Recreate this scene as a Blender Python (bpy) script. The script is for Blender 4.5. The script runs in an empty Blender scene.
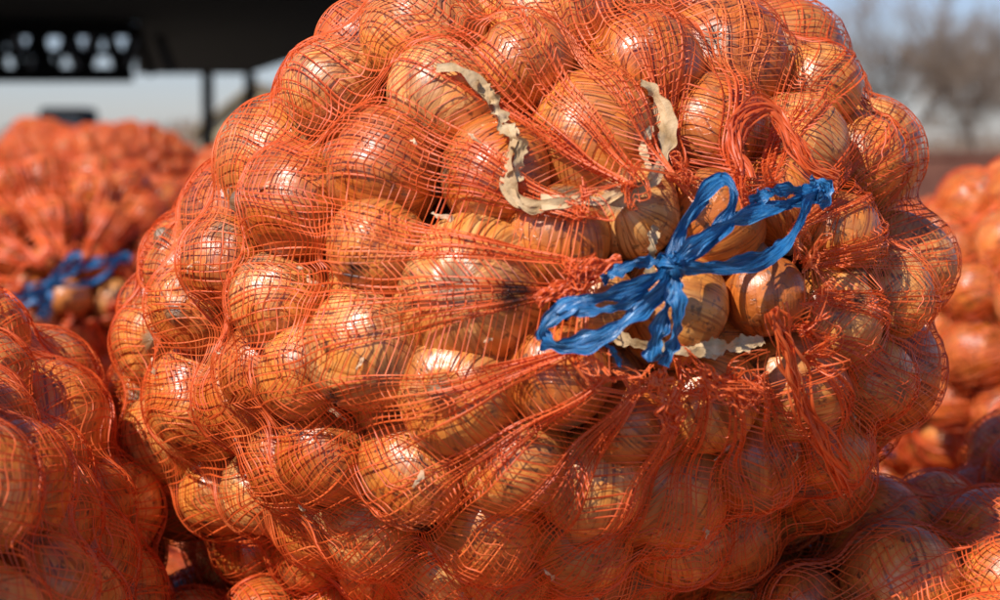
import bpy, math, numpy as np
from mathutils import Vector, Matrix
rng=np.random.default_rng(11)
scene=bpy.context.scene
scene.view_settings.view_transform='Standard'
scene.view_settings.look='None'
scene.view_settings.exposure=0
COL=scene.collection

# ---------------------------------------------------------------- helpers
def link(o,parent=None):
    COL.objects.link(o)
    if parent is not None: o.parent=parent
    return o
def mesh_np(name,V,F,mat=None,smooth=True,attrs=None):
    V=np.asarray(V,dtype=np.float32); F=np.asarray(F,dtype=np.int32)
    me=bpy.data.meshes.new(name)
    me.vertices.add(len(V)); me.vertices.foreach_set('co',V.ravel())
    k=F.shape[1]
    me.loops.add(F.size); me.loops.foreach_set('vertex_index',F.ravel())
    me.polygons.add(len(F))
    me.polygons.foreach_set('loop_start',np.arange(0,F.size,k,dtype=np.int32))
    me.polygons.foreach_set('loop_total',np.full(len(F),k,dtype=np.int32))
    me.update(calc_edges=True)
    me.polygons.foreach_set('use_smooth',np.full(len(F),smooth))
    if attrs:
        for n,(t,a) in attrs.items():
            at=me.attributes.new(n,t,'POINT')
            at.data.foreach_set('vector' if t=='FLOAT_VECTOR' else 'value',np.asarray(a,dtype=np.float32).ravel())
    if mat: me.materials.append(mat)
    return me
def empty(name):
    e=bpy.data.objects.new(name,None); e.empty_display_size=0.1
    return link(e)
def nrm(a): return a/(np.linalg.norm(a,axis=-1,keepdims=True)+1e-12)
def mat_new(name):
    m=bpy.data.materials.new(name); m.use_nodes=True
    nt=m.node_tree; nt.nodes.clear()
    out=nt.nodes.new('ShaderNodeOutputMaterial')
    return m,nt,out
def N(nt,t,**kw):
    n=nt.nodes.new(t)
    for k,v in kw.items(): setattr(n,k,v)
    return n
def ramp(nt,stops):
    r=nt.nodes.new('ShaderNodeValToRGB'); e=r.color_ramp.elements
    while len(e)<len(stops): e.new(0.5)
    for el,(p,c) in zip(e,stops): el.position=p; el.color=(*c,1) if len(c)==3 else c
    return r
def simple_mat(name,c1,c2,scale=5,rough=0.8,bump=0.2,spec=0.3,metal=0):
    m,nt,out=mat_new(name); L=nt.links
    tc=N(nt,'ShaderNodeTexCoord'); no=N(nt,'ShaderNodeTexNoise'); no.inputs['Scale'].default_value=scale; no.inputs['Detail'].default_value=8
    L.new(tc.outputs['Object'],no.inputs['Vector'])
    r=ramp(nt,[(0.3,c1),(0.7,c2)]); L.new(no.outputs['Fac'],r.inputs['Fac'])
    p=N(nt,'ShaderNodeBsdfPrincipled'); L.new(r.outputs['Color'],p.inputs['Base Color'])
    p.inputs['Roughness'].default_value=rough; p.inputs['Specular IOR Level'].default_value=spec; p.inputs['Metallic'].default_value=metal
    b=N(nt,'ShaderNodeBump'); b.inputs['Strength'].default_value=bump; b.inputs['Distance'].default_value=0.02
    L.new(no.outputs['Fac'],b.inputs['Height']); L.new(b.outputs['Normal'],p.inputs['Normal'])
    L.new(p.outputs['BSDF'],out.inputs['Surface'])
    return m

# ---------------------------------------------------------------- materials
def onion_material():
    m,nt,out=mat_new('onion_skin'); L=nt.links
    oc=N(nt,'ShaderNodeAttribute',attribute_name='oc'); rn=N(nt,'ShaderNodeAttribute',attribute_name='rnd'); di=N(nt,'ShaderNodeAttribute',attribute_name='dirt')
    W=N(nt,'ShaderNodeMath',operation='MULTIPLY'); W.inputs[1].default_value=73.0; L.new(rn.outputs['Fac'],W.inputs[0])
    def streak(sx,sz,det):
        vm=N(nt,'ShaderNodeVectorMath',operation='MULTIPLY'); vm.inputs[1].default_value=(sx,sx,sz)
        L.new(oc.outputs['Vector'],vm.inputs[0])
        n=N(nt,'ShaderNodeTexNoise',noise_dimensions='4D'); n.inputs['Scale'].default_value=1; n.inputs['Detail'].default_value=det
        L.new(vm.outputs[0],n.inputs['Vector']); L.new(W.outputs[0],n.inputs['W'])
        return n
    s1=streak(4.5,0.7,3); s2=streak(17,0.9,3); pt=streak(1.4,1.6,5); sp=streak(7,7,5); bp=streak(1.1,1.7,6)
    r1=ramp(nt,[(0.31,(0.34,0.070,0.010)),(0.48,(0.66,0.175,0.024)),(0.63,(0.82,0.30,0.050)),(0.84,(0.92,0.52,0.18))])
    a=N(nt,'ShaderNodeMath',operation='MULTIPLY_ADD'); a.inputs[1].default_value=0.45
    L.new(s1.outputs['Fac'],a.inputs[0])
    b=N(nt,'ShaderNodeMath',operation='MULTIPLY'); b.inputs[1].default_value=0.4; L.new(pt.outputs['Fac'],b.inputs[0]); L.new(b.outputs[0],a.inputs[2])
    c=N(nt,'ShaderNodeMath',operation='MULTIPLY_ADD'); c.inputs[1].default_value=0.32; L.new(rn.outputs['Fac'],c.inputs[0]); L.new(a.outputs[0],c.inputs[2])
    L.new(c.outputs[0],r1.inputs['Fac'])
    r2=ramp(nt,[(0.37,(0.34,0.18,0.11)),(0.48,(1,1,1))]); L.new(s2.outputs['Fac'],r2.inputs['Fac'])
    mx=N(nt,'ShaderNodeMix',data_type='RGBA',blend_type='MULTIPLY'); mx.inputs['Factor'].default_value=0.8
    L.new(r1.outputs['Color'],mx.inputs['A']); L.new(r2.outputs['Color'],mx.inputs['B'])
    rb=ramp(nt,[(0.52,(0,0,0)),(0.535,(1,1,1))]); L.new(bp.outputs['Fac'],rb.inputs['Fac'])
    fb=N(nt,'ShaderNodeMath',operation='MULTIPLY'); fb.inputs[1].default_value=0.5; L.new(rb.outputs['Color'],fb.inputs[0])
    mxb=N(nt,'ShaderNodeMix',data_type='RGBA'); L.new(fb.outputs[0],mxb.inputs['Factor']); L.new(mx.outputs['Result'],mxb.inputs['A']); mxb.inputs['B'].default_value=(0.34,0.11,0.03,1)
    sep=N(nt,'ShaderNodeSeparateXYZ'); L.new(oc.outputs['Vector'],sep.inputs[0])
    ab=N(nt,'ShaderNodeMath',operation='ABSOLUTE'); L.new(sep.outputs['Z'],ab.inputs[0])
    ad=N(nt,'ShaderNodeMath',operation='MULTIPLY_ADD'); ad.inputs[1].default_value=0.1; L.new(s2.outputs['Fac'],ad.inputs[0]); L.new(ab.outputs[0],ad.inputs[2])
    mr=N(nt,'ShaderNodeMapRange'); mr.inputs['From Min'].default_value=0.985; mr.inputs['From Max'].default_value=1.045; L.new(ad.outputs[0],mr.inputs['Value'])
    mx2=N(nt,'ShaderNodeMix',data_type='RGBA'); L.new(mr.outputs[0],mx2.inputs['Factor']); L.new(mxb.outputs['Result'],mx2.inputs['A']); mx2.inputs['B'].default_value=(0.26,0.15,0.07,1)
    r3=ramp(nt,[(0.58,(0,0,0)),(0.66,(1,1,1))]); L.new(sp.outputs['Fac'],r3.inputs['Fac'])
    f3=N(nt,'ShaderNodeMath',operation='MULTIPLY'); f3.inputs[1].default_value=0.8; L.new(r3.outputs['Color'],f3.inputs[0])
    mx3=N(nt,'ShaderNodeMix',data_type='RGBA'); L.new(f3.outputs[0],mx3.inputs['Factor']); L.new(mx2.outputs['Result'],mx3.inputs['A']); mx3.inputs['B'].default_value=(0.10,0.045,0.022,1)
    dm=N(nt,'ShaderNodeMath',operation='MULTIPLY',use_clamp=True); dm.inputs[1].default_value=1.0; L.new(di.outputs['Fac'],dm.inputs[0])
    mx4=N(nt,'ShaderNodeMix',data_type='RGBA'); L.new(dm.outputs[0],mx4.inputs['Factor']); L.new(mx3.outputs['Result'],mx4.inputs['A']); mx4.inputs['B'].default_value=(0.02,0.014,0.012,1)
    p=N(nt,'ShaderNodeBsdfPrincipled'); L.new(mx4.outputs['Result'],p.inputs['Base Color'])
    rr=N(nt,'ShaderNodeMapRange'); rr.inputs['From Min'].default_value=0.3; rr.inputs['From Max'].default_value=0.7; rr.inputs['To Min'].default_value=0.25; rr.inputs['To Max'].default_value=0.43; L.new(pt.outputs['Fac'],rr.inputs['Value']); L.new(rr.outputs[0],p.inputs['Roughness'])
    p.inputs['Specular IOR Level'].default_value=0.8
    bu=N(nt,'ShaderNodeBump'); bu.inputs['Strength'].default_value=0.4; bu.inputs['Distance'].default_value=0.0012
    L.new(s2.outputs['Fac'],bu.inputs['Height'])
    bu2=N(nt,'ShaderNodeBump'); bu2.inputs['Strength'].default_value=0.45; bu2.inputs['Distance'].default_value=0.006
    L.new(pt.outputs['Fac'],bu2.inputs['Height']); L.new(bu.outputs['Normal'],bu2.inputs['Normal'])
    bu3=N(nt,'ShaderNodeBump'); bu3.inputs['Strength'].default_value=0.5; bu3.inputs['Distance'].default_value=0.0006
    L.new(rb.outputs['Color'],bu3.inputs['Height']); L.new(bu2.outputs['Normal'],bu3.inputs['Normal']); L.new(bu3.outputs['Normal'],p.inputs['Normal'])
    L.new(p.outputs['BSDF'],out.inputs['Surface'])
    return m
def net_material():
    m,nt,out=mat_new('orange_net_plastic'); L=nt.links
    tc=N(nt,'ShaderNodeTexCoord'); no=N(nt,'ShaderNodeTexNoise'); no.inputs['Scale'].default_value=14; no.inputs['Detail'].default_value=6
    L.new(tc.outputs['Object'],no.inputs['Vector'])
    r=ramp(nt,[(0.3,(0.70,0.095,0.016)),(0.55,(0.88,0.155,0.030)),(0.75,(0.93,0.26,0.07))]); L.new(no.outputs['Fac'],r.inputs['Fac'])
    di=N(nt,'ShaderNodeAttribute',attribute_name='dirt')
    mx=N(nt,'ShaderNodeMix',data_type='RGBA'); L.new(di.outputs['Fac'],mx.inputs['Factor']); L.new(r.outputs['Color'],mx.inputs['A']); mx.inputs['B'].default_value=(0.03,0.018,0.014,1)
    p=N(nt,'ShaderNodeBsdfPrincipled'); L.new(mx.outputs['Result'],p.inputs['Base Color']); p.inputs['Roughness'].default_value=0.45; p.inputs['Specular IOR Level'].default_value=0.6
    t=N(nt,'ShaderNodeBsdfTranslucent'); L.new(mx.outputs['Result'],t.inputs['Color'])
    ms=N(nt,'ShaderNodeMixShader'); ms.inputs[0].default_value=0.25; L.new(p.outputs['BSDF'],ms.inputs[1]); L.new(t.outputs['BSDF'],ms.inputs[2])
    L.new(ms.outputs[0],out.inputs['Surface'])
    return m
def twine_material():
    m,nt,out=mat_new('blue_twine_film'); L=nt.links
    at=N(nt,'ShaderNodeAttribute',attribute_name='sc'); vm=N(nt,'ShaderNodeVectorMath',operation='MULTIPLY'); vm.inputs[1].default_value=(9,0.9,1); L.new(at.outputs['Vector'],vm.inputs[0])
    no=N(nt,'ShaderNodeTexNoise'); no.inputs['Scale'].default_value=1; no.inputs['Detail'].default_value=5
    L.new(vm.outputs[0],no.inputs['Vector'])
    r=ramp(nt,[(0.3,(0.006,0.070,0.22)),(0.5,(0.018,0.19,0.48)),(0.74,(0.14,0.44,0.74))]); L.new(no.outputs['Fac'],r.inputs['Fac'])
    p=N(nt,'ShaderNodeBsdfPrincipled'); L.new(r.outputs['Color'],p.inputs['Base Color']); p.inputs['Roughness'].default_value=0.34; p.inputs['Specular IOR Level'].default_value=0.7
    t=N(nt,'ShaderNodeBsdfTranslucent'); L.new(r.outputs['Color'],t.inputs['Color'])
    ms=N(nt,'ShaderNodeMixShader'); ms.inputs[0].default_value=0.2; L.new(p.outputs['BSDF'],ms.inputs[1]); L.new(t.outputs['BSDF'],ms.inputs[2])
    b=N(nt,'ShaderNodeBump'); b.inputs['Strength'].default_value=0.8; b.inputs['Distance'].default_value=0.002; L.new(no.outputs['Fac'],b.inputs['Height']); L.new(b.outputs['Normal'],p.inputs['Normal'])
    L.new(ms.outputs[0],out.inputs['Surface'])
    return m
M_ON=onion_material(); M_NET=net_material(); M_TW=twine_material()
M_LEAF=simple_mat('dried_leaf',(0.40,0.24,0.10),(0.76,0.54,0.31),70,0.65,0.25)
M_FLAKE=simple_mat('onion_flake',(0.45,0.20,0.08),(0.80,0.58,0.36),80,0.5,0.3)

# ---------------------------------------------------------------- sack form
MC=np.array([-0.004,0.035,1.455]); PSI=math.radians(-59.0); PIT=math.radians(-19.0)
Rz=np.array([[math.cos(PSI),-math.sin(PSI),0],[math.sin(PSI),math.cos(PSI),0],[0,0,1]])
Ry=np.array([[math.cos(PIT),0,math.sin(PIT)],[0,1,0],[-math.sin(PIT),0,math.cos(PIT)]])
RZ=Rz@Ry
SAG=nrm(np.array([-0.64,0.12,0.76])@RZ)
A,B,C=0.372,0.292,0.245
def sackR(d,seed=0):
    x,y,z=d[...,0],d[...,1],d[...,2]
    n=2.7
    R=np.full(x.shape,0.3)
    for _ in range(6):
        s=1+0.09*(R*x/A)
        f=((np.abs(y)/(B*s))**2.2+(np.abs(z)/(C*s))**2.2)**(n/2.2)+(np.abs(x)/A)**n
        R=0.5*R+0.5*f**(-1/n)
    q=seed*1.7
    R=R*(1+0.016*np.sin(5*x+3*y+q)+0.012*np.sin(7*z-4*x+1+q)+0.010*np.sin(8*y+5*z+2.3+q))
    dv=d@SAG
    return R*(1-0.125*np.exp(-((1-dv)/0.13)))
def to_local(w): return (w-MC)@RZ
def surf(u,v):
    """point of the sack skin facing the viewer's side, at survey offsets u (right) and v (below 1.6 m) in metres on the y=0 plane"""
    O=np.array([0,-1.5,1.6]); P=np.array([u,0.0,1.6-v])
    D=P-O
    t=np.linspace(0.5,1.4,1400)[:,None]
    q=to_local(O+t*D); r=np.linalg.norm(q,axis=1); Rd=sackR(nrm(q))
    ins=np.where(r<Rd)[0]
    k=np.argmin(r-Rd) if len(ins)==0 else ins[0]
    return q[k], nrm((D@RZ))
def S(px,py,lift=0.0):
    p,dl=surf((px-500)*0.0008,(py-150)*0.0008)
    return p-dl*lift
mouth,_=surf((705-500)*.0008,(285-150)*.0008)
mdir=nrm(mouth)
e1=np.array([1.0,0,0])@RZ; e1=nrm(e1-mdir*(e1@mdir)); e2=np.cross(mdir,e1)
if e2[2]<0: e2=-e2

SEEDS=[(603,112,64),(735,95,54),(672,40,54),(440,72,50),(520,42,48),(505,160,52),(372,148,56),(272,183,54),(372,238,48),(462,290,68),
(205,410,48),(280,372,46),(355,345,56),(458,400,54),(415,487,52),(517,478,50),(560,380,46),(604,497,50),(694,515,64),(598,572,50),
(492,556,54),(782,472,50),(832,400,52),(872,322,48),(697,306,52),(742,212,50),(832,128,52),(870,225,48),(912,385,40),(150,300,46),
(190,250,46),(300,470,48),(250,300,46),(640,440,40),(560,225,46),(640,190,42),(350,560,52),(790,290,38),(610,300,36),(230,520,46)]

def pack(n,seeds,seed):
    g=np.random.default_rng(seed)
    fp=[];fr=[]
    for px,py,rp in seeds:
        p,_=surf((px-500)*.0008,(py-150)*.0008)
        r=rp*0.0008*(0.95)
        fp.append(p*(1-r*0.96/np.linalg.norm(p))); fr.append(r)
    nf=len(fp)
    d=nrm(g.normal(size=(n,3))); rr=g.uniform(0.35,1,size=n)**(1/3)
    P=d*(sackR(d)*rr)[:,None]*0.9
    r=g.uniform(0.030,0.051,size=n)
    if nf: P=np.vstack([np.array(fp),P]); r=np.concatenate([fr,r])
    P0=P.copy()
    for it in range(340):
        df=P[:,None]-P[None]; ds=np.linalg.norm(df,axis=2)+np.eye(len(P))
        ov=(r[:,None]+r[None])*0.94-ds; np.fill_diagonal(ov,0); ov=np.clip(ov,0,None)
        mv=(df/ds[...,None]*ov[...,None]*0.42).sum(1)
        P+=mv
        P*=1.002
        if nf: P[:nf]+= (P0[:nf]-P[:nf])*0.5
        rad=np.linalg.norm(P,axis=1); dd=P/rad[:,None]; lim=sackR(dd)-r*0.97
        k=rad>lim; P[k]=dd[k]*lim[k][:,None]
    return P,r

def onion_mesh(name,P,r,seed,dirtf=None,NT=30,NP_=40):
    g=np.random.default_rng(seed+5)
    n=len(P)
    th=np.linspace(0.0,math.pi,NT); az=np.linspace(0,2*math.pi,NP_,endpoint=False)
    T,Z=np.meshgrid(th,az,indexing='ij')
    ob=g.uniform(-0.04,0.15,n)[:,None,None]; nk=g.uniform(0.10,0.30,n)[:,None,None]; ph=g.uniform(0,6.28,(n,4))[:,:,None,None]
    rho=1-ob*np.cos(T)**2+nk*np.exp(-(T/0.24)**2)-0.05*np.exp(-((math.pi-T)/0.22)**2)-0.05*np.exp(-((T-0.42)/0.2)**2)
    rho=rho*(1+0.018*np.sin(3*Z+ph[:,0])*np.sin(T)+0.012*np.sin(7*Z+ph[:,1])*np.sin(T)+0.016*np.sin(2*Z+2*T+ph[:,2])*np.sin(T)
        +0.07*np.exp(-(T/0.3)**2)*np.sin(5*Z+ph[:,3])*np.sin(T))
    x=rho*np.sin(T)*np.cos(Z); y=rho*np.sin(T)*np.sin(Z); z=rho*np.cos(T)
    L=np.stack([x,y,z],-1)*r[:,None,None,None]
    out=nrm(P); ax=nrm(g.normal(size=(n,3))); dp=np.sum(ax*out,1)[:,None]
    ax=np.where(dp>0,ax-out*dp*0.8,ax-out*dp*0.2); ax=nrm(ax)
    t=nrm(np.cross(ax,g.normal(size=(n,3)))); b=np.cross(ax,t)
    M=np.stack([t,b,ax],1)
    V=np.einsum('nijk,nkl->nijl',L,M)+P[:,None,None]
    oc=np.stack([np.cos(Z),np.sin(Z),np.cos(T)],-1); oc=np.broadcast_to(oc,V.shape)
    rnd=np.broadcast_to(g.uniform(0,1,n)[:,None,None],V.shape[:3])
    i,j=np.meshgrid(np.arange(NT-1),np.arange(NP_),indexing='ij'); j2=(j+1)%NP_
    F=np.stack([i*NP_+j,(i+1)*NP_+j,(i+1)*NP_+j2,i*NP_+j2],-1).reshape(-1,4)
    F=(F[None]+(np.arange(n)*NT*NP_)[:,None,None]).reshape(-1,4)
    V=V.reshape(-1,3)
    dirt=dirtf(V) if dirtf else np.zeros(len(V))
    return mesh_np(name,V,F,M_ON,True,{'oc':('FLOAT_VECTOR',oc.reshape(-1,3)),'rnd':('FLOAT',rnd.ravel()),'dirt':('FLOAT',dirt)})

KT,KP=440,660
def height_field(P,r):
    th=np.linspace(0,math.pi,KT); ph=np.linspace(0,2*math.pi,KP,endpoint=False)
    T,Ph=np.meshgrid(th,ph,indexing='ij')
    D=(np.cos(T)[...,None]*mdir+np.sin(T)[...,None]*(np.cos(Ph)[...,None]*e1+np.sin(Ph)[...,None]*e2))
    base=sackR(D)
    ob=base*0.90-0.004
    Df=D.reshape(-1,3); obf=ob.reshape(-1).copy()
    for c,ra in zip(P,r):
        re=ra*1.015+0.0018; cc=np.linalg.norm(c)
        if cc+re<0.15: continue
        dv=Df@c
        disc=re*re-cc*cc+dv*dv
        k=(disc>0)&(dv>0)
        hv=dv[k]+np.sqrt(disc[k]); idx=np.where(k)[0]
        obf[idx]=np.maximum(obf[idx],hv)
    ob=obf.reshape(KT,KP); h=ob.copy()
    for _ in range(80):
        up=np.vstack([h[:1],h[:-1]]); dn=np.vstack([h[1:],h[-1:]])
        av=0.25*(up+dn+np.roll(h,1,1)+np.roll(h,-1,1))
        h=np.maximum(ob,av-0.00002)
    return h
def sample(H,T,Ph):
    t=np.clip(T/math.pi,0,1)*(KT-1); p=(Ph/(2*math.pi)%1.0)*KP
    i=np.minimum(t.astype(int),KT-2); j=p.astype(int)%KP; ft=t-i; fp=p-np.floor(p); j2=(j+1)%KP
    return (H[i,j]*(1-ft)*(1-fp)+H[i+1,j]*ft*(1-fp)+H[i,j2]*(1-ft)*fp+H[i+1,j2]*ft*fp)
def dirv(T,Ph): return (np.cos(T)[...,None]*mdir+np.sin(T)[...,None]*(np.cos(Ph)[...,None]*e1+np.sin(Ph)[...,None]*e2))

def threads(lines,rad,w,seed,Vl,Fl,off):
    g=np.random.default_rng(seed)
    n,m,_=lines.shape
    tg=np.gradient(lines,axis=1); tg=nrm(tg)
    side=nrm(np.cross(tg,rad)); nn=np.cross(side,tg)
    s=np.arange(m)[None]; a=0.6*np.sin(s*0.11+g.uniform(0,6.28,(n,1)))+0.5*np.sin(s*0.043+g.uniform(0,6.28,(n,1)))
    ca,sa=np.cos(a)[...,None],np.sin(a)[...,None]
    sd=side*ca+nn*sa; up=nn*ca-side*sa
    ww=(w*g.uniform(0.7,1.3,(n,1))*(1+0.25*np.sin(s*0.37+g.uniform(0,6.28,(n,1)))))[...,None]
    V=np.stack([lines-sd*ww,lines+up*ww*0.55,lines+sd*ww],2).reshape(-1,3)
    i,j=np.meshgrid(np.arange(n),np.arange(m-1),indexing='ij'); b=(i*m+j)*3
    F=np.concatenate([np.stack([b,b+1,b+4,b+3],-1).reshape(-1,4),np.stack([b+1,b+2,b+5,b+4],-1).reshape(-1,4)])
    Vl.append(V); Fl.append(F+off[0]); off[0]+=len(V)

def net_mesh(name,H,seed,nm=285,nr=180,dirtf=None,bundles=(),w1=0.00062,w2=0.00050,ms=430):
    g=np.random.default_rng(seed+21)
    G=21; pg=(np.arange(G)+g.uniform(-0.38,0.38,G))*2*math.pi/G
    rim=g.uniform(0.85,1.3,G); Lg=g.uniform(0.12,0.34,G); st=g.uniform(0.5,0.9,G)
    fo=g.uniform(0,6.28,16)
    def net_point(u,v):
        u=u%(2*math.pi)
        df=(pg[None]-u.reshape(-1,1)+math.pi)%(2*math.pi)-math.pi
        k=np.argmin(np.abs(df),1); dphi=df[np.arange(len(k)),k].reshape(u.shape); k=k.reshape(u.shape)
        c,s=np.cos(u+dphi),np.sin(u+dphi)
        tr=1/np.sqrt((c/0.235)**2+(s/0.165)**2)*rim[k]
        tr=tr+0.25*np.abs(dphi)**1.2*0.6
        vv=np.maximum(v,0)
        T=tr+(math.pi-0.04-tr)*vv
        env=np.clip(vv*6,0,1)*np.clip((1-vv)*8,0,1)
        T=T+env*(0.022*np.sin(3*u+fo[0]+4*vv)+0.016*np.sin(7*u+9*vv+fo[1])+0.011*np.sin(15*u-17*vv+fo[2])+0.008*np.sin(31*u+23*vv+fo[10])*(0.5+0.5*np.sin(4*u+5*vv+fo[12]))+0.004*np.sin(57*u-47*vv+fo[13]))
        w=np.exp(-((T-tr)/Lg[k])**1.3)*st[k]
        ph=u+dphi*w+env*(0.022*np.sin(9*vv+2*u+fo[3])+0.017*np.sin(23*vv+5*u+fo[4])+0.010*np.sin(41*vv-9*u+fo[5])+0.006*np.sin(83*vv+31*u+fo[14]))
        h=sample(H,T,ph)+0.0008
        h=h+w*(0.004*np.sin(u*63+fo[6])+0.003*np.sin(u*131+fo[7]))+0.012*np.exp(-((T-tr)/0.07)**2)*st[k]
        D=dirv(T,ph); P=D*h[...,None]
        s_=np.clip(-v,0,None)
        ton=nrm(dirv(T+0.01,ph)-dirv(T-0.01,ph)); tp=np.cross(D,ton)
        a1=np.sin(u*31+fo[8]+s_*40)+0.5*np.sin(u*67+s_*70+fo[9]); a2=np.sin(u*27+fo[1]+s_*50)+0.5*np.sin(u*51-s_*50)
        a3=np.sin(pg[k]*9)
        P=P+(D*(0.5+0.3*a1[...,None]+0.5*a3[...,None])+ton*(-0.25+0.5*a2[...,None])+tp*(a1*0.45+a3*0.5)[...,None])*(s_*1.0)[...,None]
        return P,D
    Vl,Fl,off=[],[],[0]
    us=(np.arange(nm)+g.uniform(-0.3,0.3,nm))*2*math.pi/nm
    vs=np.concatenate([np.linspace(-0.020,-0.002,8),np.linspace(0,1,ms)])
    U,Vv=np.meshgrid(us,vs,indexing='ij')
    P,D=net_point(U,Vv); threads(P,D,w1,seed,Vl,Fl,off)
    vr=np.concatenate([[-0.019,-0.015,-0.010,-0.005],(np.arange(nr)+g.uniform(-0.25,0.25,nr))/nr])
    ur=np.linspace(0,2*math.pi,nm*(3 if nm>200 else 2)+1)
    Vv,U=np.meshgrid(vr,ur,indexing='ij')
    P,D=net_point(U,Vv)
    threads(P*1.0012,D,w2,seed+1,Vl,Fl,off)
    for path,nth,spread in bundles:
        m=90; pp=spline(path,m); lines=[]
        for q in range(nth):
            a=g.uniform(0,6.28,3); s=np.arange(m)
            o=nrm(pp); tg=nrm(np.gradient(pp,axis=0)); sd=np.cross(tg,o)
            f=g.normal()*spread
            lines.append(pp+sd*(f*(0.5+0.7*np.sin(s*0.09+a[0])**2)+0.0013*np.sin(s*g.uniform(.1,.45)+a[1]))[:,None]+o*(0.002+abs(g.normal())*spread*0.5+0.0013*np.sin(s*g.uniform(.1,.45)+a[2]))[:,None])
        lines=np.array(lines); threads(lines,nrm(lines),0.0008,seed+3,Vl,Fl,off)
    V=np.vstack(Vl); F=np.vstack(Fl)
    dirt=dirtf(V) if dirtf else np.zeros(len(V))
    return mesh_np(name,V,F,M_NET,True,{'dirt':('FLOAT',dirt)})

def spline(P,m):
    P=np.asarray(P,float); P=np.vstack([2*P[0]-P[1],P,2*P[-1]-P[-2]])
    n=len(P)-3; t=np.linspace(0,n-1e-6,m); i=t.astype(int); f=(t-i)[:,None]
    a,b,c,d=P[i],P[i+1],P[i+2],P[i+3]
    return 0.5*((2*b)+(-a+c)*f+(2*a-5*b+4*c-d)*f*f+(-a+3*b-3*c+d)*f**3)

SC=[]
def strip(path,width,up,seed,Vl,Fl,off,m=110,fold=0.25,twist=0.5,taper=0.0,nc=11,crump=0.0):
    g=np.random.default_rng(seed)
    p=spline(path,m); tg=nrm(np.gradient(p,axis=0))
    sd=nrm(np.cross(tg,up)); nn=np.cross(sd,tg)
    s=np.linspace(0,1,m); a=twist*(np.sin(s*9+g.uniform(0,6))+0.6*np.sin(s*21+g.uniform(0,6)))
    sd2=sd*np.cos(a)[:,None]+nn*np.sin(a)[:,None]; up2=nn*np.cos(a)[:,None]-sd*np.sin(a)[:,None]
    w=width*0.5*(1+0.3*np.sin(s*17+g.uniform(0,6))+0.15*np.sin(s*43)+crump*np.sin(s*71+g.uniform(0,6)))*(1-taper*s)
    c=np.linspace(-1,1,nc)
    zig=np.array([(-1)**k for k in range(nc)])*g.uniform(0.3,1,nc)
    ph=g.uniform(0,6.28,nc)
    V=p[:,None]+sd2[:,None]*(w[:,None]*c[None])[...,None]+up2[:,None]*(w[:,None]*fold*zig[None]*(0.7+0.6*np.sin(s[:,None]*30+ph[None])))[...,None]
    V=V.reshape(-1,3); i,j=np.meshgrid(np.arange(m-1),np.arange(nc-1),indexing='ij'); b=i*nc+j
    F=np.stack([b,b+1,b+nc+1,b+nc],-1).reshape(-1,4)
    ln=np.concatenate([[0],np.cumsum(np.linalg.norm(np.diff(p,axis=0),axis=1))])*100
    SC.append(np.stack([np.broadcast_to(c[None],(m,nc))+seed*3.1,np.broadcast_to(ln[:,None],(m,nc)),np.full((m,nc),seed*1.7)],-1).reshape(-1,3))
    Vl.append(V); Fl.append(F+off[0]); off[0]+=len(V)

blots=[(293,256,0.012),(303,250,0.009),(350,274,0.009),(515,294,0.011),(523,288,0.008),(372,330,0.006),(375,345,0.006),(378,360,0.006),(388,180,0.009),(505,215,0.006),(330,400,.007),(322,420,.007),(330,445,.008),(345,462,.007),(400,520,.008),(420,530,.007),(700,150,.007),(860,300,.006)]
bl=[(S(a,b),c) for a,b,c in blots]
def dirtf(V):
    o=np.zeros(len(V))
    nz=0.75+0.5*np.sin(V[:,0]*900)*np.sin(V[:,1]*1100+1)*np.sin(V[:,2]*1000)
    for c,s in bl:
        d2=((V-c)**2).sum(1)
        o=np.maximum(o,np.clip(1.8*np.exp(-d2/(s*s))*nz-0.12,0,1))
    return np.clip(o,0,0.95)

# ---------------------------------------------------------------- main sack
P,r=pack(300,SEEDS,3)
H=height_field(P,r)
on_me=onion_mesh('onions',P,r,1,dirtf)
bund=[([S(770,310,.01),S(785,350,.006),S(800,400,.004),S(825,450,.004),S(852,492,.004)],26,0.0035),
 ([S(745,180,.01),S(733,150,.006),S(738,122,.006),S(765,112,.006),S(785,140,.006),S(805,168,.006),S(832,182,.006)],24,0.004),
 ([S(620,262,.012),S(590,268,.010),S(560,288,.008),S(535,300,.004)],24,0.004),
 ([S(650,375,.012),S(665,400,.008),S(668,430,.004)],20,0.005),
 ([S(700,372,.010),S(735,392,.008),S(760,395,.006)],18,0.005)]
net_me=net_mesh('net',H,1,nm=300,nr=205,dirtf=dirtf,bundles=bund,w1=.00052,w2=.00043)
def netpt(px,py,lift):
    p=S(px,py); d=nrm(p)
    ct=np.clip(d@mdir,-1,1); T=np.arccos(ct); Ph=np.arctan2(d@e2,d@e1)
    return d*(max(sample(H,np.array([T]),np.array([Ph]))[0],0)+lift)
Vl,Fl,off=[],[],[0]; SC.clear()
up=nrm(mdir)
def K(px,py,l=.030): return S(px-6,py,l)
k0=K(679,266,.030)
strip([k0,K(684,235,.030),K(703,200,.032),K(725,180,.034),K(738,188,.038),K(736,212,.038),K(715,243,.034),k0],0.0092,up,1,Vl,Fl,off)
strip([k0,K(692,225,.026),K(712,196,.028),K(730,178,.034),K(740,192,.034)],0.006,up,41,Vl,Fl,off)
strip([k0,K(700,245,.040),K(735,222,.040),K(775,208,.036),K(808,200,.034),K(828,192,.032)],0.0095,up,2,Vl,Fl,off)
strip([K(828,190,.032),K(813,202,.038),K(806,222,.040),K(788,248,.038),K(755,268,.038),K(715,268,.036),k0],0.0075,up,3,Vl,Fl,off)
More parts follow.
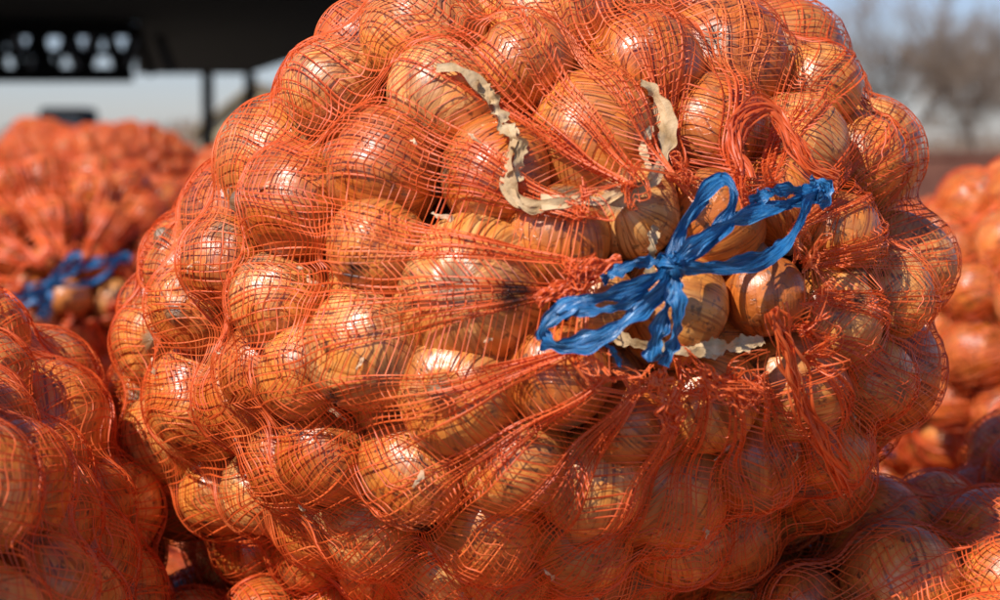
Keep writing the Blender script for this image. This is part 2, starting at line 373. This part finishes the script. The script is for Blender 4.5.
strip([K(815,184,.034),K(826,184,.036),K(832,194,.034),K(824,204,.032)],0.011,up,4,Vl,Fl,off,m=30)
strip([K(755,200,.034),K(785,190,.036),K(818,191,.034)],0.008,up,14,Vl,Fl,off,m=40)
strip([K(735,216,.034),K(765,208,.036),K(790,206,.036),K(812,196,.034)],0.005,up,15,Vl,Fl,off,m=40)
strip([k0,K(650,283,.040),K(612,296,.038),K(578,304,.034),K(552,324,.030),K(548,340,.028)],0.0095,up,5,Vl,Fl,off)
strip([K(548,340,.028),K(570,346,.030),K(605,338,.034),K(640,316,.038),K(668,288,.038),k0],0.011,up,6,Vl,Fl,off)
strip([K(560,318,.03),K(585,312,.036),K(620,308,.038),K(655,290,.038)],0.006,up,16,Vl,Fl,off)
strip([k0,K(675,300,.036),K(664,335,.034),K(660,362,.030)],0.011,up,7,Vl,Fl,off,m=60)
strip([k0,K(684,300,.038),K(682,335,.034),K(670,366,.030)],0.009,up,8,Vl,Fl,off,m=60)
strip([K(668,262,.026),K(645,262,.024),K(622,272,.022),K(608,280,.020)],0.007,up,9,Vl,Fl,off,m=50)
strip([K(700,268,.022),K(740,262,.016),K(780,250,.014),K(800,236,.012)],0.007,up,12,Vl,Fl,off,m=50)
strip([K(605,338,.034),K(618,350,.032),K(628,366,.028)],0.004,up,13,Vl,Fl,off,m=40)
for q in range(5):
    a=np.linspace(0,2*math.pi*1.05,14); R0=0.0068
    ax1=nrm(e2*math.cos(q*0.7)+e1*math.sin(q*0.7))
    path=[k0+(ax1*math.cos(t)+mdir*math.sin(t))*R0*(1+.08*q)+np.cross(ax1,mdir)*0.002*(q-2) for t in a]
    strip(path,0.006,np.cross(ax1,mdir)*0.2+nrm(np.array(path[0])-k0),20+q,Vl,Fl,off,m=60,twist=0.3)
tie_me=mesh_np('twine',np.vstack(Vl),np.vstack(Fl),M_TW,True,{'sc':('FLOAT_VECTOR',np.vstack(SC))})
Vl,Fl,off=[],[],[0]
NPp=netpt
strip([NPp(438,74,.003),NPp(462,74,.005),NPp(487,90,.006),NPp(493,112,.004),NPp(514,138,.006),NPp(508,168,.004),NPp(516,200,.006),NPp(560,208,.009),NPp(605,203,.009),NPp(645,185,.009)],0.0080,nrm(NPp(520,150,0)),31,Vl,Fl,off,m=190,fold=.20,twist=0.9,nc=7,crump=.15)
strip([NPp(540,206,.009),NPp(580,206,.010),NPp(612,202,.011),NPp(645,185,.010),NPp(664,150,.008),NPp(668,120,.006),NPp(655,92,.005),NPp(640,84,.004)],0.0105,nrm(NPp(640,150,0)),32,Vl,Fl,off,m=140,fold=.20,twist=.6,nc=7,crump=.15)
strip([NPp(505,125,.005),NPp(492,98,.008),NPp(478,80,.006)],0.009,nrm(NPp(500,100,0)),33,Vl,Fl,off,m=50,fold=.2,twist=.9,nc=7,crump=.15)
strip([NPp(500,128,.005),NPp(518,150,.008),NPp(514,185,.005)],0.009,nrm(NPp(500,160,0)),36,Vl,Fl,off,m=50,fold=.2,twist=.9,nc=7,crump=.15)
strip([NPp(648,182,.007),NPp(640,150,.006),NPp(650,128,.004)],0.005,nrm(NPp(650,150,0)),37,Vl,Fl,off,m=50,fold=.2,twist=.8,nc=7,crump=.15)
strip([NPp(510,190,.006),NPp(530,212,.008),NPp(575,202,.009),NPp(600,212,.008)],0.004,nrm(NPp(550,200,0)),39,Vl,Fl,off,m=50,fold=.2,twist=.8,nc=7,crump=.15)
strip([S(690,345,-.008),S(725,347,0),S(765,340,-.004)],0.009,mdir,34,Vl,Fl,off,m=50,fold=.2,twist=.4,nc=7,crump=.15)
strip([S(610,335,-.004),S(640,344,.002),S(690,352,0),S(725,352,-.002)],0.007,mdir,35,Vl,Fl,off,m=50,fold=.2,twist=.4,nc=7,crump=.15)
strip([S(655,225,-.002),S(652,250,.004),S(650,275,.000)],0.006,mdir,38,Vl,Fl,off,m=40,fold=.2,twist=.4,nc=7,crump=.15)
leaf_me=mesh_np('dried_leaf',np.vstack(Vl),np.vstack(Fl),M_LEAF,True)
Vl,Fl,off=[],[],[0]
g=np.random.default_rng(5)
for q in range(90):
    T=g.uniform(0.3,1.7); Ph=g.uniform(0,6.28)
    d=dirv(np.array(T),np.array(Ph)); h=sample(H,np.array([T]),np.array([Ph]))[0]
    c=d*(h+g.uniform(-0.005,0.002)); t=nrm(np.cross(d,g.normal(size=3))); b=np.cross(d,t); L0=g.uniform(.002,.009)
    strip([c-t*L0,c-t*L0*.3+d*.002+b*L0*g.uniform(-.4,.4),c+t*L0*.4+d*.001,c+t*L0],g.uniform(.0015,.005),d,100+q,Vl,Fl,off,m=8,fold=.25,twist=.7,taper=.6,nc=4)
fl_me=mesh_np('skin_flakes',np.vstack(Vl),np.vstack(Fl),M_FLAKE,True)

def add_sack(name,loc,rot,scale,parts,parent=None):
    if parent is None: e=empty(name)
    else:
        e=bpy.data.objects.new(name,None); link(e,parent)
    e.location=loc; e.rotation_euler=rot; e.scale=scale if hasattr(scale,'__len__') else (scale,)*3
    for nme,me in parts:
        link(bpy.data.objects.new(nme,me),e)
    return e
main=add_sack('onion_sack',tuple(MC),(0,PIT,PSI),1,[('onions',on_me),('net',net_me),('blue_tie',tie_me),('dried_leaf',leaf_me),('skin_flakes',fl_me)])

# ---------------------------------------------------------------- generic sacks
P2,r2=pack(310,[],17)
H2=height_field(P2,r2)
on2=onion_mesh('onions_b',P2,r2,9); net2=net_mesh('net_b',H2,9,nm=290,nr=195,w1=.00054,w2=.00045)
on3=onion_mesh('onions_c',P2,r2,12,None,14,18); net3=net_mesh('net_c',H2,5,nm=150,nr=95,w1=.0021,w2=.0016,ms=190)
parts2=[('onions',on2),('net',net2),('blue_tie',tie_me)]
parts3=[('onions',on3),('net',net3),('blue_tie',tie_me)]
R=math.radians
def sk(loc,rot,sc=1.0,parts=parts2): return add_sack('onion_sack',loc,tuple(R(a) for a in rot),sc,parts)
sk((-0.545,-0.22,1.310),(25,6,97),1.04)         # left foreground
sk((0.90,1.05,1.34),(40,0,170),0.98)            # right, behind
sk((0.68,0.30,1.16),(100,10,60),0.98)           # right, shaded
sk((0.45,0.02,1.035),(70,-8,200),1.0)           # bottom right
sk((-0.17,-0.06,1.01),(160,0,100),1.0)          # bottom centre
sk((-0.60,0.40,0.96),(200,0,30),1.0)
sk((0.05,0.66,1.00),(10,5,140),1.0)
sk((1.0,0.1,0.90),(60,0,20),1.0)
g=np.random.default_rng(8)
heap=empty('onion_sack_heap')
def hs(x,y,z,rot=None):
    add_sack('sack',(x,y,z),rot or (g.uniform(0,6.28),g.uniform(-.3,.3),g.uniform(0,6.28)),(g.uniform(.95,1.1),g.uniform(.9,1.1),g.uniform(.85,1.0)),parts3,heap)
for z,x0 in ((0.62,0.3),(0.24,0.0)):
    for x in np.arange(-1.6+x0*.3,1.9,0.58):
        for y in np.arange(-0.3,1.3,0.56):
            hs(x+g.uniform(-.05,.05),y+g.uniform(-.05,.05),z)
hs(-0.84,1.96,1.33,(0,R(-15),R(-60)))
for y in np.arange(1.15,7.8,0.60):
    top=1.01+0.055*(y-1.15)
    wx=0.34*y+1.0
    for x in np.arange(-wx-0.5,wx+0.5,0.67):
        if abs(x-0.9)<0.5 and y<1.5: continue
        if abs(x+0.8)<0.35 and abs(y-1.96)<0.3: continue
        tz=top+g.uniform(-.22,.18)
        if x>0 and y>2: tz-=0.22
        hs(x+g.uniform(-.12,.12),y+g.uniform(-.10,.10),tz)
        if y<1.5 or y>7.0 or abs(x)>wx-0.5:
            hs(x,y+.1,tz-.42); hs(x,y+.1,tz-.84)

# ---------------------------------------------------------------- setting
def boxes(name,lst,mat,parent=None,bevel=0.0):
    V=[];F=[];o=0
    for (x0,x1,y0,y1,z0,z1) in lst:
        V+= [(x0,y0,z0),(x1,y0,z0),(x1,y1,z0),(x0,y1,z0),(x0,y0,z1),(x1,y0,z1),(x1,y1,z1),(x0,y1,z1)]
        F+= [(o,o+3,o+2,o+1),(o+4,o+5,o+6,o+7),(o,o+1,o+5,o+4),(o+1,o+2,o+6,o+5),(o+2,o+3,o+7,o+6),(o+3,o,o+4,o+7)]; o+=8
    ob=bpy.data.objects.new(name,mesh_np(name,V,F,mat,False)); link(ob,parent)
    if bevel:
        b=ob.modifiers.new('b','BEVEL'); b.width=bevel; b.segments=2
    return ob
def beams(name,segs,mat,parent=None,ns=5):
    a=np.array([s[0] for s in segs],float); b=np.array([s[1] for s in segs],float)
    ra=np.array([s[2] for s in segs]); rb=np.array([s[3] for s in segs])
    t=nrm(b-a); ref=np.where(np.abs(t[:,2:3])<.9,np.array([[.13,.31,.94]]),np.array([[1,.2,0]])); s=nrm(np.cross(t,ref)); u=np.cross(s,t)
    an=np.arange(ns)*2*math.pi/ns
    ring=s[:,None]*np.cos(an)[None,:,None]+u[:,None]*np.sin(an)[None,:,None]
    V=np.concatenate([a[:,None]+ring*ra[:,None,None],b[:,None]+ring*rb[:,None,None]],1).reshape(-1,3)
    k=np.arange(ns); f=np.stack([k,(k+1)%ns,ns+(k+1)%ns,ns+k],-1)
    F=(f[None]+(np.arange(len(segs))*2*ns)[:,None,None]).reshape(-1,4)
    ob=bpy.data.objects.new(name,mesh_np(name,V,F,mat,True)); return link(ob,parent)

M_GROUND=simple_mat('packed_earth',(0.10,0.075,0.05),(0.22,0.18,0.13),1.5,0.95,0.5)
xs=np.linspace(-900,900,61); X,Y=np.meshgrid(xs,np.linspace(-100,1700,61),indexing='ij')
V=np.stack([X,Y,np.zeros_like(X)],-1).reshape(-1,3); i,j=np.meshgrid(np.arange(60),np.arange(60),indexing='ij'); b=i*61+j
link(bpy.data.objects.new('ground',mesh_np('ground',V,np.stack([b,b+61,b+62,b+1],-1).reshape(-1,4),M_GROUND,False)))

M_DARK=simple_mat('shade_dark_steel',(0.006,0.006,0.007),(0.014,0.014,0.016),3,0.8,0.1)  # near-black: shade under the shed roof is put into the colour
shed=empty('open_storage_shed')
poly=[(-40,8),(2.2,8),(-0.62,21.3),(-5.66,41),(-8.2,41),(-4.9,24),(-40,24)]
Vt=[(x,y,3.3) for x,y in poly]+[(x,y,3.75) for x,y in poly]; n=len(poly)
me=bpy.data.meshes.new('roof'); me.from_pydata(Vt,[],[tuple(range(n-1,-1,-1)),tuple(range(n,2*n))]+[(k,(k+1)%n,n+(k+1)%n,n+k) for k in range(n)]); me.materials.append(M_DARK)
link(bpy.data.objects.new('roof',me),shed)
posts=[]
for x,y in ((-5.6,40.8),(-6.57,40.9),(-3.68,33.2),(-1.9,26.3),(-0.75,21.5)):
    posts.append((x-.12,x+.12,y-.12,y+.12,0,3.3))
boxes('posts',posts,M_DARK,shed)
seg=[]; g=np.random.default_rng(6)
yy=23.9; z0,z1=2.60,3.28
seg+=[((-40,yy,z0),(-4.95,yy,z0),.11,.11),((-40,yy,z1),(-4.95,yy,z1),.20,.20),((-40,yy+.1,2.90),(-4.95,yy+.1,2.90),.06,.06)]
for x in np.arange(-39,-5,0.44):
    seg.append(((x,yy,z0),(x+.22,yy,z1),.06,.06)); seg.append(((x+.22,yy,z1),(x+.44,yy,z0),.06,.06))
for x in np.arange(-39,-5,0.71):
    seg.append(((x,yy+3,2.75),(x+.35,yy+3,3.7),.07,.07)); seg.append(((x+.35,yy+3,3.7),(x+.71,yy+3,2.75),.07,.07))
    if g.random()<.6: seg.append(((x+.1,yy+.2,z0+g.uniform(0,.3)),(x+.1,yy+.2,z1),g.uniform(.08,.22),.1))
for x in np.arange(-38,-5,2.4): seg.append(((x,yy,z0),(x,yy,z1),.16,.16))
seg+=[((-40,yy+3,2.73),(-5.9,yy+3,2.73),.08,.08),((-40,yy+3,3.7),(-5.9,yy+3,3.7),.1,.1)]
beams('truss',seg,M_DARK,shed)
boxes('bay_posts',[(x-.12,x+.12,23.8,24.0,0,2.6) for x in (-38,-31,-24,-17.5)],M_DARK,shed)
M_STEEL=simple_mat('dark_steel',(0.03,0.035,0.045),(0.05,0.055,0.065),4,0.6,0.1)
pole=empty('steel_pole')
beams('shaft',[((3.52,24.5,0),(3.52,24.5,7.0),.12,.11)],M_STEEL,pole,10); boxes('base_plate',[(3.29,3.75,24.27,24.73,0,.05)],M_STEEL,pole)

M_BRICK=simple_mat('red_brown_brick',(0.16,0.060,0.040),(0.24,0.10,0.065),3,0.9,0.3)
wall=empty('brick_wall')
boxes('courses',[(4.6,19,24,24.25,0,1.50)],M_BRICK,wall)
boxes('coping',[(4.55,19.05,23.96,24.29,1.503,1.58)],M_BRICK,wall)
boxes('piers',[(x,x+.36,23.90,23.997,0,1.50) for x in np.arange(4.7,19,2.8)],M_BRICK,wall)

M_WALL=simple_mat('cream_render',(0.50,0.40,0.22),(0.60,0.50,0.30),2,0.9,0.1); M_ROOF=simple_mat('roof_tiles',(0.30,0.22,0.12),(0.40,0.30,0.17),3,0.85,0.2)
M_GLASS=simple_mat('window_glass',(0.03,0.04,0.05),(0.05,0.06,0.07),1,0.1,0.0,0.6)
house=empty('small_house')
hx0,hx1,hy0,hy1=-14.3,-9.0,88,97; ez,rz=2.6,4.7
V=[(hx0,hy0,0),(hx1,hy0,0),(hx1,hy0,ez),((hx0+hx1)/2,hy0,rz),(hx0,hy0,ez),(hx0,hy1,0),(hx1,hy1,0),(hx1,hy1,ez),((hx0+hx1)/2,hy1,rz),(hx0,hy1,ez)]
me=bpy.data.meshes.new('walls'); me.from_pydata(V,[],[(0,1,2,3,4),(9,8,7,6,5),(0,4,9,5),(1,6,7,2)]); me.materials.append(M_WALL); link(bpy.data.objects.new('walls',me),house)
xm=(hx0+hx1)/2
for s,xe in ((1,hx0-.4),(-1,hx1+.4)):
    zz=ez-.30
    V=[(xe,hy0-.4,zz),(xm,hy0-.4,rz+.02),(xm,hy1+.4,rz+.02),(xe,hy1+.4,zz)]; V+=[(x,y,z+.14) for x,y,z in V]
    me=bpy.data.meshes.new('roof_side'); me.from_pydata(V,[],[(0,1,2,3),(7,6,5,4),(0,4,5,1),(1,5,6,2),(2,6,7,3),(3,7,4,0)]); me.materials.append(M_ROOF); link(bpy.data.objects.new('roof_side',me),house)
boxes('windows',[(-13.4,-12.5,hy0-.03,hy0+.02,1.0,2.1),(-10.6,-9.7,hy0-.03,hy0+.02,1.0,2.1)],M_GLASS,house)
boxes('door',[(-12,-11,hy0-.03,hy0+.02,0,2.1)],M_ROOF,house)

truck=empty('parked_lorry'); tx,ty=-14.6,58
boxes('cab',[(tx,tx+1.5,ty,ty+2,0.9,2.95)],M_DARK,truck,0.15); boxes('chassis',[(tx+.1,tx+1.9,ty+2,ty+7,0.8,1.05)],M_DARK,truck)
boxes('cargo_bed',[(tx-1.6,tx+2.1,ty+2.2,ty+7.5,1.06,2.35)],M_DARK,truck,0.05)
boxes('windscreen',[(tx+.15,tx+1.35,ty-.03,ty+.05,1.8,2.6)],M_GLASS,truck,0.02)
for k,(wx,wy) in enumerate(((tx+.1,ty+.9),(tx+1.9,ty+.9),(tx+.1,ty+5.8),(tx+1.9,ty+5.8))):
    beams('wheel_%d'%k,[((wx-.14,wy,.5),(wx+.14,wy,.5),.5,.5)],M_DARK,truck,16)

M_BARK=simple_mat('bare_bark',(0.26,0.185,0.13),(0.36,0.27,0.20),6,0.9,0.2)  # bark made paler, distance haze put into the colour
def bare_tree(x,y,h,seed):
    g=np.random.default_rng(seed); segs=[]
    def grow(p,d,L,r,lv):
        q=p
        for k in range(3):
            d=nrm(d+g.normal(size=3)*0.12+np.array([0,0,.04])); q2=q+d*L/3; r2=r*0.86
            segs.append((q,q2,r,r2)); q=q2; r=r2
            if lv>0 and (k>0 or lv<5):
                for _ in range(2):
                    nd=nrm(d+nrm(g.normal(size=3))*0.85+np.array([0,0,.08])); grow(q,nd,L*g.uniform(.62,.8),max(r*0.6,.0095),lv-1)
    grow(np.array([x,y,0.]),np.array([0,0,1.]),h*0.38,h*0.02,5)
    e=empty('bare_tree'); beams('trunk_and_limbs',segs,M_BARK,e,3); return len(segs)
print('segs',bare_tree(15.8,75,8.8,3),bare_tree(20.5,80,7.6,5))
segs=[]; g=np.random.default_rng(4)
for k in range(8000):
    x=g.uniform(-80,100); y=g.uniform(118,130); hh=1.6+1.3*abs(math.sin(x*.11)+.5*math.sin(x*.37))+g.uniform(-.6,.6)
    segs.append(((x,y,0),(x+g.normal()*.7,y,hh),.10,.03))
beams('distant_tree_line',segs,M_BARK,None,3)

# ---------------------------------------------------------------- light
Sd=Vector((-0.47,-0.54,0.72)).normalized()
sun=bpy.data.lights.new('sun','SUN'); sun.energy=5.0; sun.angle=R(0.5); sun.color=(1,0.955,0.90)
so=bpy.data.objects.new('sun',sun); link(so); so.rotation_euler=(-Sd).to_track_quat('-Z','Y').to_euler()
w=bpy.data.worlds.new('World'); scene.world=w; w.use_nodes=True; nt=w.node_tree
bg=nt.nodes['Background']; sky=nt.nodes.new('ShaderNodeTexSky'); sky.sky_type='NISHITA'; sky.sun_disc=False
sky.sun_elevation=math.asin(Sd.z); sky.sun_rotation=math.atan2(Sd.x,Sd.y); sky.air_density=1.0; sky.dust_density=0.4; sky.ozone_density=3.0
mt=nt.nodes.new('ShaderNodeMix'); mt.data_type='RGBA'; mt.blend_type='MULTIPLY'; mt.inputs['Factor'].default_value=1; mt.inputs['B'].default_value=(0.98,0.97,1.20,1)
nt.links.new(sky.outputs[0],mt.inputs['A']); nt.links.new(mt.outputs['Result'],bg.inputs[0]); bg.inputs[1].default_value=0.095
# ---------------------------------------------------------------- camera
cam=bpy.data.cameras.new('camera'); co=bpy.data.objects.new('camera',cam); link(co)
co.location=(0,-1.5,1.6); co.rotation_euler=(R(90-4.57),0,0)
cam.sensor_width=36; cam.lens=67.5; cam.clip_end=4000; cam.clip_start=0.02
cam.dof.use_dof=True; cam.dof.focus_distance=1.3; cam.dof.aperture_fstop=6.3
scene.camera=co
